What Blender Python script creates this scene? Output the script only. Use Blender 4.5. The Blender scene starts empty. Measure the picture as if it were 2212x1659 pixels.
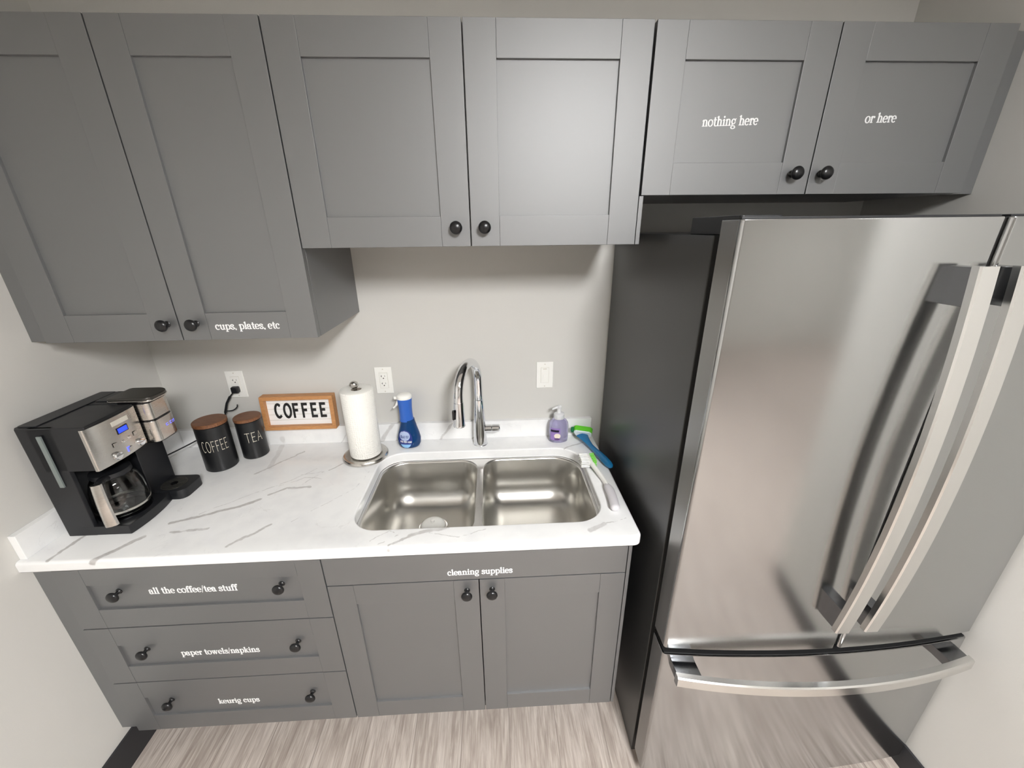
import bpy, bmesh, math, random
from mathutils import Vector, Matrix
random.seed(7)
S = 0.0254            # one scene inch in metres
FZ = 0.5              # the floor lies half an inch below the zero of the survey heights
scene = bpy.context.scene
col = scene.collection

def W(x, y, z): return Vector((x * S, y * S, (z + FZ) * S))

# ------------------------------------------------------------------ camera
F_PX, RX, RY, RZ = 863.9138, -0.3686, -0.0107, -0.0451
CX, CY, CZ = 48.3343, -61.6037, 69.2598
cam = bpy.data.cameras.new('camera'); camo = bpy.data.objects.new('camera', cam); col.objects.link(camo)
cam.sensor_width = 36.0; cam.sensor_fit = 'HORIZONTAL'; cam.lens = F_PX / 2212 * 36
cam.clip_start = 0.02
camo.matrix_world = Matrix.Translation(W(CX, CY, CZ)) @ (Matrix.Rotation(RZ, 4, 'Z') @ Matrix.Rotation(math.pi / 2 + RX, 4, 'X') @ Matrix.Rotation(RY, 4, 'Z'))
scene.camera = camo

# ------------------------------------------------------------------ world, exposure
world = bpy.data.worlds.new('world'); scene.world = world; world.use_nodes = True
world.node_tree.nodes['Background'].inputs[0].default_value = (1, 1, 1, 1)
world.node_tree.nodes['Background'].inputs[1].default_value = 0.02
scene.view_settings.view_transform = 'Standard'; scene.view_settings.look = 'None'
scene.view_settings.gamma = 1; scene.view_settings.use_curve_mapping = False
scene.view_settings.exposure = 0.0
LAMP_MAIN = 102.0      # radiance of the ceiling panel's diffuser
FILL_FAR = 34.0  # radiance of the added fill light in the far room
LAMP_COL = (1.0, 1.0, 1.0)

# ------------------------------------------------------------------ materials
def srgb(r, g, b):
    f = lambda c: (c / 255 / 12.92) if c / 255 <= 0.04045 else ((c / 255 + 0.055) / 1.055) ** 2.4
    return (f(r), f(g), f(b), 1)
def mat(name, colr, rough=0.5, metal=0.0, **kw):
    m = bpy.data.materials.new(name); m.use_nodes = True
    b = m.node_tree.nodes['Principled BSDF']
    b.inputs['Base Color'].default_value = colr
    b.inputs['Roughness'].default_value = rough
    b.inputs['Metallic'].default_value = metal
    for k, v in kw.items(): b.inputs[k.replace('_', ' ')].default_value = v
    return m
class NT:
    def __init__(s, m): s.t = m.node_tree; s.b = s.t.nodes['Principled BSDF']
    def n(s, typ, **kw):
        x = s.t.nodes.new(typ)
        for k, v in kw.items(): setattr(x, k, v)
        return x
    def l(s, a, b): s.t.links.new(a, b)
    def math(s, op, a, b=None, c=None, clamp=False):
        x = s.n('ShaderNodeMath', operation=op, use_clamp=clamp)
        for i, v in enumerate((a, b, c)):
            if v is None: continue
            if isinstance(v, (int, float)): x.inputs[i].default_value = v
            else: s.l(v, x.inputs[i])
        return x.outputs[0]
    def vmath(s, op, a, b=None):
        x = s.n('ShaderNodeVectorMath', operation=op)
        for i, v in enumerate((a, b)):
            if v is None: continue
            if isinstance(v, (tuple, list, Vector)): x.inputs[i].default_value = v
            else: s.l(v, x.inputs[i])
        return x
    def pos(s): return s.n('ShaderNodeNewGeometry').outputs['Position']
    def mapping(s, vec, scale=(1, 1, 1), loc=(0, 0, 0)):
        x = s.n('ShaderNodeMapping'); x.inputs['Scale'].default_value = scale; x.inputs['Location'].default_value = loc
        s.l(vec, x.inputs['Vector']); return x.outputs[0]
    def noise(s, vec, scale, detail=3, rough=0.5, dist=0):
        x = s.n('ShaderNodeTexNoise'); s.l(vec, x.inputs['Vector'])
        x.inputs['Scale'].default_value = scale; x.inputs['Detail'].default_value = detail
        x.inputs['Roughness'].default_value = rough; x.inputs['Distortion'].default_value = dist
        return x.outputs
    def ramp(s, fac, stops):
        x = s.n('ShaderNodeValToRGB'); e = x.color_ramp.elements
        while len(e) < len(stops): e.new(0.5)
        for el, (p, c) in zip(e, stops): el.position = p; el.color = c
        s.l(fac, x.inputs[0]); return x.outputs[0]
    def mix(s, fac, a, b, mode='MIX'):
        x = s.n('ShaderNodeMix', data_type='RGBA', blend_type=mode)
        for sock, v in ((x.inputs[0], fac), (x.inputs[6], a), (x.inputs[7], b)):
            if isinstance(v, (int, float, tuple)): sock.default_value = v
            else: s.l(v, sock)
        return x.outputs[2]
    def maprange(s, v, a, b, c=0, d=1, smooth=False):
        x = s.n('ShaderNodeMapRange'); x.interpolation_type = 'SMOOTHSTEP' if smooth else 'LINEAR'
        s.l(v, x.inputs[0])
        for i, q in enumerate((a, b, c, d)): x.inputs[i + 1].default_value = q
        return x.outputs[0]
    def bump(s, h, strength, dist=0.001):
        x = s.n('ShaderNodeBump'); x.inputs['Strength'].default_value = strength; x.inputs['Distance'].default_value = dist
        s.l(h, x.inputs['Height']); s.l(x.outputs[0], s.b.inputs['Normal'])

def paint(name, c, rough, scale, strength, var=0.03, spec=0.5):
    m = mat(name, c, rough); t = NT(m); p = t.pos()
    n = t.noise(p, scale, 3, 0.6)
    t.bump(n[0], strength, 0.0006)
    m.node_tree.nodes['Principled BSDF'].inputs['Specular IOR Level'].default_value = spec
    n2 = t.noise(p, 1.7, 2)
    dark = tuple(q * (1 - var) for q in c[:3]) + (1,)
    t.l(t.mix(n2[0], dark, c), t.b.inputs['Base Color'])
    return m
M = {}
M['wall'] = paint('wall_paint', srgb(205, 203, 198), 0.62, 320, 0.25)
M['ceiling'] = paint('ceiling_paint', srgb(226, 225, 221), 0.9, 200, 0.3)
M['cabinet'] = paint('cabinet_paint', srgb(70, 71, 73), 0.60, 700, 0.05, 0.03, 1.0)
M['carcass'] = paint('cabinet_box_paint', srgb(74, 75, 77), 0.60, 700, 0.05, 0.04, 1.0)
for k_ in ('cabinet', 'carcass'):   # semi-gloss lacquer
    b_ = M[k_].node_tree.nodes['Principled BSDF']; b_.inputs['Coat Weight'].default_value = 1.0; b_.inputs['Coat Roughness'].default_value = 0.49; b_.inputs['Coat IOR'].default_value = 2.1
M['kick'] = paint('toe_kick_paint', srgb(70, 72, 74), 0.6, 300, 0.1)
M['baseboard'] = paint('baseboard_rubber', srgb(42, 42, 45), 0.5, 300, 0.08)
M['knob'] = mat('black_knob', srgb(18, 18, 20), 0.28)
M['vinyl'] = mat('white_vinyl', srgb(240, 240, 240), 0.5)
M['black'] = mat('black_plastic', srgb(26, 27, 30), 0.42)
M['black_gloss'] = mat('black_gloss', srgb(10, 10, 12), 0.15)
M['gap'] = mat('dark_rubber', srgb(8, 8, 9), 0.7)
M['white_plastic'] = mat('white_plastic', srgb(238, 237, 232), 0.35)
M['white_line'] = mat('outlet_slot', srgb(40, 38, 36), 0.6)
M['chrome'] = mat('chrome', (0.82, 0.83, 0.85, 1), 0.05, 1.0)
M['dark_chrome'] = mat('dark_chrome', (0.22, 0.225, 0.235, 1), 0.18, 1.0)
M['light'] = mat('lamp_diffuser', (1, 1, 1, 1), 0.6)

def steel(name, c, rough, stretch, amt=0.10, aniso=0.0, bump=0.0, col=0.96, det=4):
    m = mat(name, c, rough, 1.0); t = NT(m)
    p = t.mapping(t.pos(), stretch)
    n = t.noise(p, 1.0, det, 0.6)
    t.l(t.maprange(n[0], 0.3, 0.7, rough * (1 - amt), rough * (1 + amt)), t.b.inputs['Roughness'])
    d = tuple(q * col for q in c[:3]) + (1,)
    t.l(t.mix(n[0], d, c), t.b.inputs['Base Color'])
    if aniso: t.b.inputs['Anisotropic'].default_value = aniso
    if bump: t.bump(n[0], bump, 0.0003)
    return m
M['fridge'] = steel('fridge_stainless', (0.44, 0.445, 0.448, 1), 0.15, (10, 10, 300), 0.02, col=0.99)
M['fridge_handle'] = steel('handle_stainless', (0.72, 0.715, 0.70, 1), 0.22, (40, 40, 300), 0.03, col=0.99)
M['steel'] = steel('brushed_steel', (0.62, 0.60, 0.57, 1), 0.24, (60, 60, 1200), 0.2)
M['sink'] = steel('sink_steel', (0.62, 0.605, 0.57, 1), 0.29, (30, 30, 5), 0.05, col=0.985, det=0)
M['rim'] = mat('sink_rim_steel', (0.72, 0.71, 0.69, 1), 0.2, 1.0)
M['fridge_edge'] = mat('fridge_door_edge', (0.30, 0.297, 0.29, 1), 0.32, 0.85)
m = mat('fridge_side_paint', srgb(56, 56, 56), 0.34); t = NT(m)
t.bump(t.noise(t.pos(), 900, 2)[0], 0.06, 0.0004); M['fridge_side'] = m

# floor: grey-brown vinyl planks running away from the viewer
m = mat('plank_vinyl', (0.3, 0.25, 0.22, 1), 0.62, Specular_IOR_Level=0.25); t = NT(m); p = t.pos()
sw = t.n('ShaderNodeSeparateXYZ'); t.l(p, sw.inputs[0])
cb = t.n('ShaderNodeCombineXYZ'); t.l(sw.outputs[1], cb.inputs[0]); t.l(sw.outputs[0], cb.inputs[1])
br = t.n('ShaderNodeTexBrick'); t.l(cb.outputs[0], br.inputs['Vector'])
br.inputs['Scale'].default_value = 1.0; br.inputs['Brick Width'].default_value = 1.22; br.inputs['Row Height'].default_value = 0.178
br.inputs['Mortar Size'].default_value = 0.0012; br.inputs['Mortar Smooth'].default_value = 0.1; br.inputs['Bias'].default_value = 0
br.inputs['Color1'].default_value = (0, 0, 0, 1); br.inputs['Color2'].default_value = (1, 1, 1, 1); br.inputs['Mortar'].default_value = (0.5, 0.5, 0.5, 1)
br.offset = 0.37
sh = t.vmath('SCALE', br.outputs['Color']); sh.inputs['Scale'].default_value = 3.7
pp = t.vmath('ADD', p, sh.outputs[0]).outputs[0]
g1 = t.noise(t.mapping(pp, (70, 5, 1)), 1.0, 6, 0.65, 1.2)
g2 = t.noise(t.mapping(pp, (14, 1.6, 1)), 1.0, 4, 0.55, 2.4)
g3 = t.noise(t.mapping(pp, (260, 9, 1)), 1.0, 3, 0.6, 0.3)
f = t.math('ADD', t.math('MULTIPLY', g1[0], 0.5), t.math('MULTIPLY', g2[0], 0.5))
c = t.ramp(f, [(0.28, srgb(132, 121, 115)), (0.44, srgb(172, 161, 152)), (0.56, srgb(198, 188, 179)), (0.74, srgb(214, 206, 198))])
c = t.mix(t.maprange(g3[0], 0.36, 0.66), t.mix(0.42, c, srgb(136, 122, 114)), c)
pl = t.math('MULTIPLY_ADD', t.noise(sh.outputs[0], 5.0, 1)[0], 0.4, 0.78)
cc = t.n('ShaderNodeCombineColor'); [t.l(pl, cc.inputs[i]) for i in range(3)]
c = t.mix(1.0, c, cc.outputs[0], 'MULTIPLY')
c = t.mix(t.math('MULTIPLY', br.outputs['Fac'], 0.5), c, srgb(70, 60, 55))
t.l(c, t.b.inputs['Base Color']); t.bump(g3[0], 0.12, 0.0006)
M['floor'] = m

# countertop: white quartz with individual grey veins
m = mat('veined_quartz', srgb(236, 236, 235), 0.13); t = NT(m)
pin = t.mapping(t.pos(), (1 / S, 1 / S, 1 / S), (0, 0, -FZ))
wn = t.noise(pin, 0.55, 3, 0.6)
wv = t.vmath('SUBTRACT', wn[1], (0.5, 0.5, 0.5)); ws = t.vmath('SCALE', wv.outputs[0]); ws.inputs['Scale'].default_value = 0.8
pw = t.vmath('ADD', pin, ws.outputs[0]).outputs[0]
VE = [ # polylines (x, y, z), half width, strength
 ([(-1.1, -25.4, 36), (-0.6, -21.5, 36), (1.5, -18, 36)], .16, .75),
 ([(2.6, -26.8, 34.6), (4.2, -25.2, 36), (6.6, -22.2, 36)], .26, .8),
 ([(7.9, -19.9, 36), (14.7, -17.1, 36), (16.5, -15.7, 36)], .20, .75),
 ([(9.3, -21.6, 36), (13.3, -21.1, 36)], .15, .65),
 ([(17.3, -24.4, 36), (20.6, -20.9, 36)], .16, .65),
 ([(12.5, -9.6, 36), (14.6, -6.9, 36), (17.1, -3.4, 36)], .13, .6),
 ([(12.6, -.8, 37.2), (12.6, -1.2, 36), (13.9, -7.9, 36)], .30, .32),
 ([(17.2, -14.8, 36), (19.1, -13.4, 36), (22.1, -13.4, 36)], .17, .65),
 ([(23.2, -9.2, 36), (25.2, -6.9, 36)], .10, .6),
 ([(35.8, -26.6, 34.6), (35.9, -25.2, 36), (38.2, -23.7, 36)], .13, .7),
 ([(38.0, -23.8, 36), (39.4, -23.2, 36), (42.0, -22.7, 36)], .26, .6),
 ([(40.0, -23.5, 36), (43.6, -24.4, 36), (46.8, -23.2, 36)], .05, .5),
 ([(59.1, -24.2, 36), (61.1, -23.2, 36)], .22, .5), ([(60.8, -23.3, 36), (64.0, -22.3, 36)], .06, .5),
 ([(58.2, -6.2, 36), (59.9, -4.9, 36), (64.0, -2.7, 36)], .13, .6),
 ([(33.4, -24.4, 36), (35.3, -22.9, 36), (36.6, -23.6, 36), (34.5, -25, 36)], .05, .45),
 ([(10.4, -18.3, 36), (18.2, -11.8, 36), (21.5, -8.6, 36)], .05, .45),
 ([(17.5, -12.9, 36), (20.5, -11.0, 36), (23.0, -11.3, 36)], .06, .4), ([(19.5, -10.2, 36), (22.5, -9.6, 36), (20.8, -12.6, 36)], .05, .4),
 ([(22.8, -20.5, 36), (28.6, -14.0, 36), (29.5, -9, 36)], .04, .4),
 ([(28.6, -.8, 35.6), (31.2, -.8, 39.4)], .26, .5), ([(38.6, -.8, 35.8), (41.0, -.8, 38.9)], .16, .5),
 ([(64.2, -.8, 36), (64.7, -.8, 38.6)], .06, .5), ([(3, -.8, 36), (4.4, -.8, 39)], .1, .4),
 ([(22, -.8, 35.5), (23.5, -.8, 38)], .06, .4),
 ([(54.9, -25.6, 35), (55.3, -25.6, 35.9)], .16, .5),
]
acc = None
for pts, hw, st in VE:
    for a, b in zip(pts, pts[1:]):
        a = Vector(a); b = Vector(b); ba = b - a
        pa = t.vmath('SUBTRACT', pw, a).outputs[0]
        h = t.math('MULTIPLY', t.vmath('DOT_PRODUCT', pa, ba).outputs['Value'], 1 / ba.length_squared, clamp=True)
        sc = t.n('ShaderNodeVectorMath', operation='SCALE'); sc.inputs[0].default_value = ba; t.l(h, sc.inputs['Scale'])
        d = t.vmath('DISTANCE', pa, sc.outputs[0]).outputs['Value']
        v = t.maprange(d, hw * 1.45 + .02, hw * 0.8, 0, st * .9, True)
        acc = v if acc is None else t.math('MAXIMUM', acc, v)
mod = t.maprange(t.noise(pin, 0.9, 3, 0.6)[0], 0.3, 0.55, 0.6, 1.0)
acc = t.math('MULTIPLY', acc, mod)
thin = t.noise(pin, 0.16, 5, 0.55, 0.6)[0]
thin = t.maprange(t.math('ABSOLUTE', t.math('SUBTRACT', thin, 0.5)), 0.006, 0.0, 0, 1)
thin = t.math('MULTIPLY', thin, t.maprange(t.noise(pin, 0.25, 2)[0], 0.52, 0.66, 0, 0.17))
acc = t.math('MAXIMUM', acc, thin)
base = t.mix(t.maprange(t.noise(pin, 0.35, 3)[0], 0.45, 0.75), srgb(237, 237, 236), srgb(229, 229, 229))
t.l(t.mix(acc, base, srgb(158, 153, 149)), t.b.inputs['Base Color'])
M['quartz'] = m

def wood(name, c1, c2, stretch, rough=0.45):
    m = mat(name, c1, rough); t = NT(m)
    n = t.noise(t.mapping(t.pos(), stretch), 1.0, 5, 0.6, 0.8)
    t.l(t.ramp(n[0], [(0.3, c1), (0.7, c2)]), t.b.inputs['Base Color']); return m
M['lid_wood'] = wood('lid_wood', srgb(92, 58, 38), srgb(140, 94, 62), (25, 320, 60))
M['sign_wood'] = wood('sign_wood', srgb(176, 120, 72), srgb(204, 150, 98), (40, 200, 300))
M['ceramic'] = mat('black_ceramic', srgb(24, 25, 27), 0.33)
M['board'] = mat('letter_board', srgb(240, 238, 236), 0.6)
M['letters'] = mat('black_letters', srgb(20, 20, 20), 0.5)
M['cream'] = mat('cream_line', srgb(226, 218, 200), 0.6)
m = mat('paper_towel', srgb(243, 241, 234), 0.95, Sheen_Weight=0.2); t = NT(m)
gp = t.n('ShaderNodeTexCoord').outputs['UV']
vo = t.n('ShaderNodeTexVoronoi'); t.l(gp, vo.inputs['Vector']); vo.inputs['Scale'].default_value = 30; vo.inputs['Randomness'].default_value = 0.35
t.bump(t.maprange(vo.outputs['Distance'], 0.1, 0.5), 0.55, 0.0022); M['paper'] = m
M['card'] = mat('cardboard', srgb(150, 140, 128), 0.8)
M['lcd'] = mat('lcd', (0.01, 0.02, 0.2, 1), 0.3, Emission_Color=(0.02, 0.06, 1.0, 1), Emission_Strength=1.6)
M['icon'] = mat('icon_light', (0.1, 0.1, 0.6, 1), 0.3, Emission_Color=(0.10, 0.13, 1.0, 1), Emission_Strength=1.5)
M['label_plate'] = mat('label_plate', srgb(205, 200, 188), 0.4)
M['window_strip'] = mat('water_window', srgb(120, 128, 126), 0.3)
M['glass'] = mat('glass', (0.9, 0.92, 0.92, 1), 0.02, Transmission_Weight=1.0, IOR=1.45)
M['drip'] = mat('drip_plate', srgb(82, 80, 76), 0.35, 0.7)
M['blue_sleeve'] = mat('blue_sleeve', srgb(48, 100, 190), 0.3)
M['blue_bottle'] = mat('blue_bottle', srgb(20, 72, 130), 0.1, Transmission_Weight=0.35, IOR=1.4)
M['label_blue'] = mat('label_blue', srgb(36, 52, 128), 0.35)
M['label_light'] = mat('label_light', srgb(140, 190, 232), 0.35)
M['label_pale'] = mat('label_pale', srgb(176, 190, 222), 0.35)
m = mat('purple_soap', srgb(226, 222, 250), 0.05, Transmission_Weight=0.85, IOR=1.38); M['soap'] = m
M['clear'] = mat('clear_plastic', (0.95, 0.95, 0.96, 1), 0.2, Transmission_Weight=0.35, IOR=1.35)
M['soap_label'] = mat('soap_label', srgb(150, 124, 186), 0.4)
M['soap_dark'] = mat('soap_label_dark', srgb(34, 26, 52), 0.4)
M['soap_flower'] = mat('soap_label_flower', srgb(236, 224, 208), 0.4)
M['soap_berry'] = mat('soap_label_berry', srgb(84, 58, 104), 0.4)
M['green'] = mat('green_sponge', srgb(92, 192, 38), 0.85)
M['dark_green'] = mat('dark_green_scourer', srgb(18, 112, 62), 0.9)
M['wand_blue'] = mat('wand_blue', srgb(30, 134, 194), 0.1, Transmission_Weight=0.35, IOR=1.45)
M['wand_white'] = mat('wand_white', srgb(225, 238, 240), 0.35)
M['bristle'] = mat('white_bristle', srgb(240, 240, 235), 0.5)
M['green_bristle'] = mat('green_bristle', srgb(110, 200, 50), 0.5)
M['brush_grip'] = mat('brush_grip', srgb(206, 203, 206), 0.4)
M['lamp'] = mat('lamp_emitter', (0, 0, 0, 1), 1.0, Emission_Color=LAMP_COL + (1,), Emission_Strength=LAMP_MAIN)
M['fill_far'] = mat('fill_emitter_far', (0, 0, 0, 1), 1.0, Emission_Color=LAMP_COL + (1,), Emission_Strength=FILL_FAR)  # glow of the added far fill light

# ------------------------------------------------------------------ mesh tools (all sizes in inches)
class MB:
    def __init__(s): s.bm = bmesh.new()
    def join(s, b):
        me = bpy.data.meshes.new('tmp'); b.to_mesh(me); b.free(); s.bm.from_mesh(me); bpy.data.meshes.remove(me); return s
    def box(s, x0, x1, y0, y1, z0, z1, bev=0.0, seg=2):
        b = bmesh.new(); bmesh.ops.create_cube(b, size=1)
        for v in b.verts:
            v.co = Vector(((x0 + x1) / 2 + v.co.x * (x1 - x0), (y0 + y1) / 2 + v.co.y * (y1 - y0), (z0 + z1) / 2 + v.co.z * (z1 - z0)))
        if bev: bmesh.ops.bevel(b, geom=b.edges[:], offset=bev, segments=seg, profile=0.5, affect='EDGES')
        return s.join(b)
    def loft(s, loops, close=True, cap=(True, True)):
        b = bmesh.new(); vs = [[b.verts.new(p) for p in lp] for lp in loops]
        n = len(vs[0])
        for a, c in zip(vs, vs[1:]):
            for i in range(n if close else n - 1):
                b.faces.new((a[i], a[(i + 1) % n], c[(i + 1) % n], c[i]))
        if cap[0]: b.faces.new(vs[0][::-1])
        if cap[1]: b.faces.new(vs[-1])
        bmesh.ops.recalc_face_normals(b, faces=b.faces[:])
        return s.join(b)
    def lathe(s, prof, c=(0, 0, 0), ax='z', n=32, sx=1, sy=1, cap=(True, True)):
        loops = []
        for r, h in prof:
            lp = []
            for i in range(n):
                a = 2 * math.pi * i / n; u, v = r * sx * math.cos(a), r * sy * math.sin(a)
                lp.append(Vector(c) + (Vector((u, v, h)) if ax == 'z' else Vector((u, -h, v)) if ax == 'y' else Vector((h, u, v))))
            loops.append(lp)
        return s.loft(loops, True, cap)
    def tube(s, pts, r, n=14, cap=(True, True), sq=None):
        pts = [Vector(p) for p in pts]; N = len(pts)
        rs = r if isinstance(r, (list, tuple)) else [r] * N
        tang = [(pts[min(i + 1, N - 1)] - pts[max(i - 1, 0)]).normalized() for i in range(N)]
        up = Vector((0, 0, 1)) if abs(tang[0].z) < 0.9 else Vector((1, 0, 0))
        u = tang[0].cross(up).normalized(); loops = []
        for i in range(N):
            u = (u - tang[i] * u.dot(tang[i])).normalized(); v = tang[i].cross(u)
            k1, k2 = (1, 1) if sq is None else sq
            loops.append([pts[i] + (u * math.cos(2 * math.pi * k / n) * k1 + v * math.sin(2 * math.pi * k / n) * k2) * rs[i] for k in range(n)])
        return s.loft(loops, True, cap)
    def prism(s, outline, z0, z1, bev=0.0, seg=2):
        b = bmesh.new()
        lo = [b.verts.new((x, y, z0)) for x, y in outline]; hi = [b.verts.new((x, y, z1)) for x, y in outline]
        n = len(lo)
        for i in range(n): b.faces.new((lo[i], lo[(i + 1) % n], hi[(i + 1) % n], hi[i]))
        b.faces.new(lo[::-1]); b.faces.new(hi)
        bmesh.ops.recalc_face_normals(b, faces=b.faces[:])
        if bev:
            es = [e for e in b.edges if len(e.link_faces) == 2 and e.calc_face_angle(0) > 0.6]
            bmesh.ops.bevel(b, geom=es, offset=bev, segments=seg, profile=0.5, affect='EDGES')
        return s.join(b)
    def move(s, f):
        for v in s.bm.verts: v.co = f(v.co)
        return s
    def build(s, name, material, parent=None, smooth=35, label=None):
        me = bpy.data.meshes.new(name)
        org = ORG.get(parent.name, Vector()) if parent else Vector()
        for v in s.bm.verts: v.co = W(*v.co) + (LIFT if parent and parent.name in LIFTED else Vector()) - org
        s.bm.to_mesh(me); s.bm.free()
        me.materials.append(material if not isinstance(material, str) else M[material])
        if smooth:
            me.polygons.foreach_set('use_smooth', [True] * len(me.polygons))
            me.set_sharp_from_angle(angle=math.radians(smooth))
        o = bpy.data.objects.new(name, me); col.objects.link(o)
        if smooth == 35 or smooth == 40:
            wn = o.modifiers.new('weighted_normal', 'WEIGHTED_NORMAL'); wn.weight = 90; wn.keep_sharp = True
        if parent:
            o.parent = parent; ORG[o.name] = org
            if parent.name in LIFTED: LIFTED.add(o.name)
        if label: o['label'] = label
        return o
ORG = {}; LIFTED = set(); LIFT = Vector((0, 0, 0.0006))   # things standing on the countertop rest a hair above it
def thing(name, label, cat, base, group=None):
    o = bpy.data.objects.new(name, None); col.objects.link(o); o.empty_display_size = 0.05
    o.location = W(*base); ORG[o.name] = W(*base)
    if abs(base[2] - 36) < .01 or name in ('coffee_carafe', 'paper_towel_roll', 'letter_board'): LIFTED.add(o.name)
    o['label'] = label; o['category'] = cat
    group = group or {'wall_cabinet': 'grey wall cabinets', 'base_cabinet': 'grey base cabinets', 'wall_outlet': 'white wall outlets', 'canister': 'black canisters with wooden lids', 'ceiling_light': 'ceiling panel lights'}.get(name)
    if group: o['group'] = group
    return o
def tag(o, label, cat, group=None):
    o['label'] = label; o['category'] = cat
    if group: o['group'] = group
    return o
def struct(o): o['kind'] = 'structure'; return o
def rrect(x0, x1, y0, y1, r, n=8):
    rs = r if isinstance(r, (tuple, list)) else (r,) * 4   # corners: x1y1, x0y1, x0y0, x1y0
    out = []
    for (cx, cy, a0), q in zip(((x1, y1, 0), (x0, y1, 90), (x0, y0, 180), (x1, y0, 270)), rs):
        px = cx - q if cx == x1 else cx + q; py = cy - q if cy == y1 else cy + q
        for i in range(n + 1):
            a = math.radians(a0 + 90 * i / n); out.append((px + q * math.cos(a), py + q * math.sin(a)))
    return out
def z_(lp, z): return [Vector((x, y, z)) for x, y in lp]
def smooth_path(pts, k=8):
    pts = [Vector(p) for p in pts]; out = []
    P = [pts[0] * 2 - pts[1]] + pts + [pts[-1] * 2 - pts[-2]]
    for i in range(1, len(P) - 2):
        a, b, c, d = P[i - 1:i + 3]
        for j in range(k):
            u = j / k
            out.append(0.5 * ((2 * b) + (c - a) * u + (2 * a - 5 * b + 4 * c - d) * u * u + (3 * b - a - 3 * c + d) * u ** 3))
    out.append(pts[-1]); return out

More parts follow.
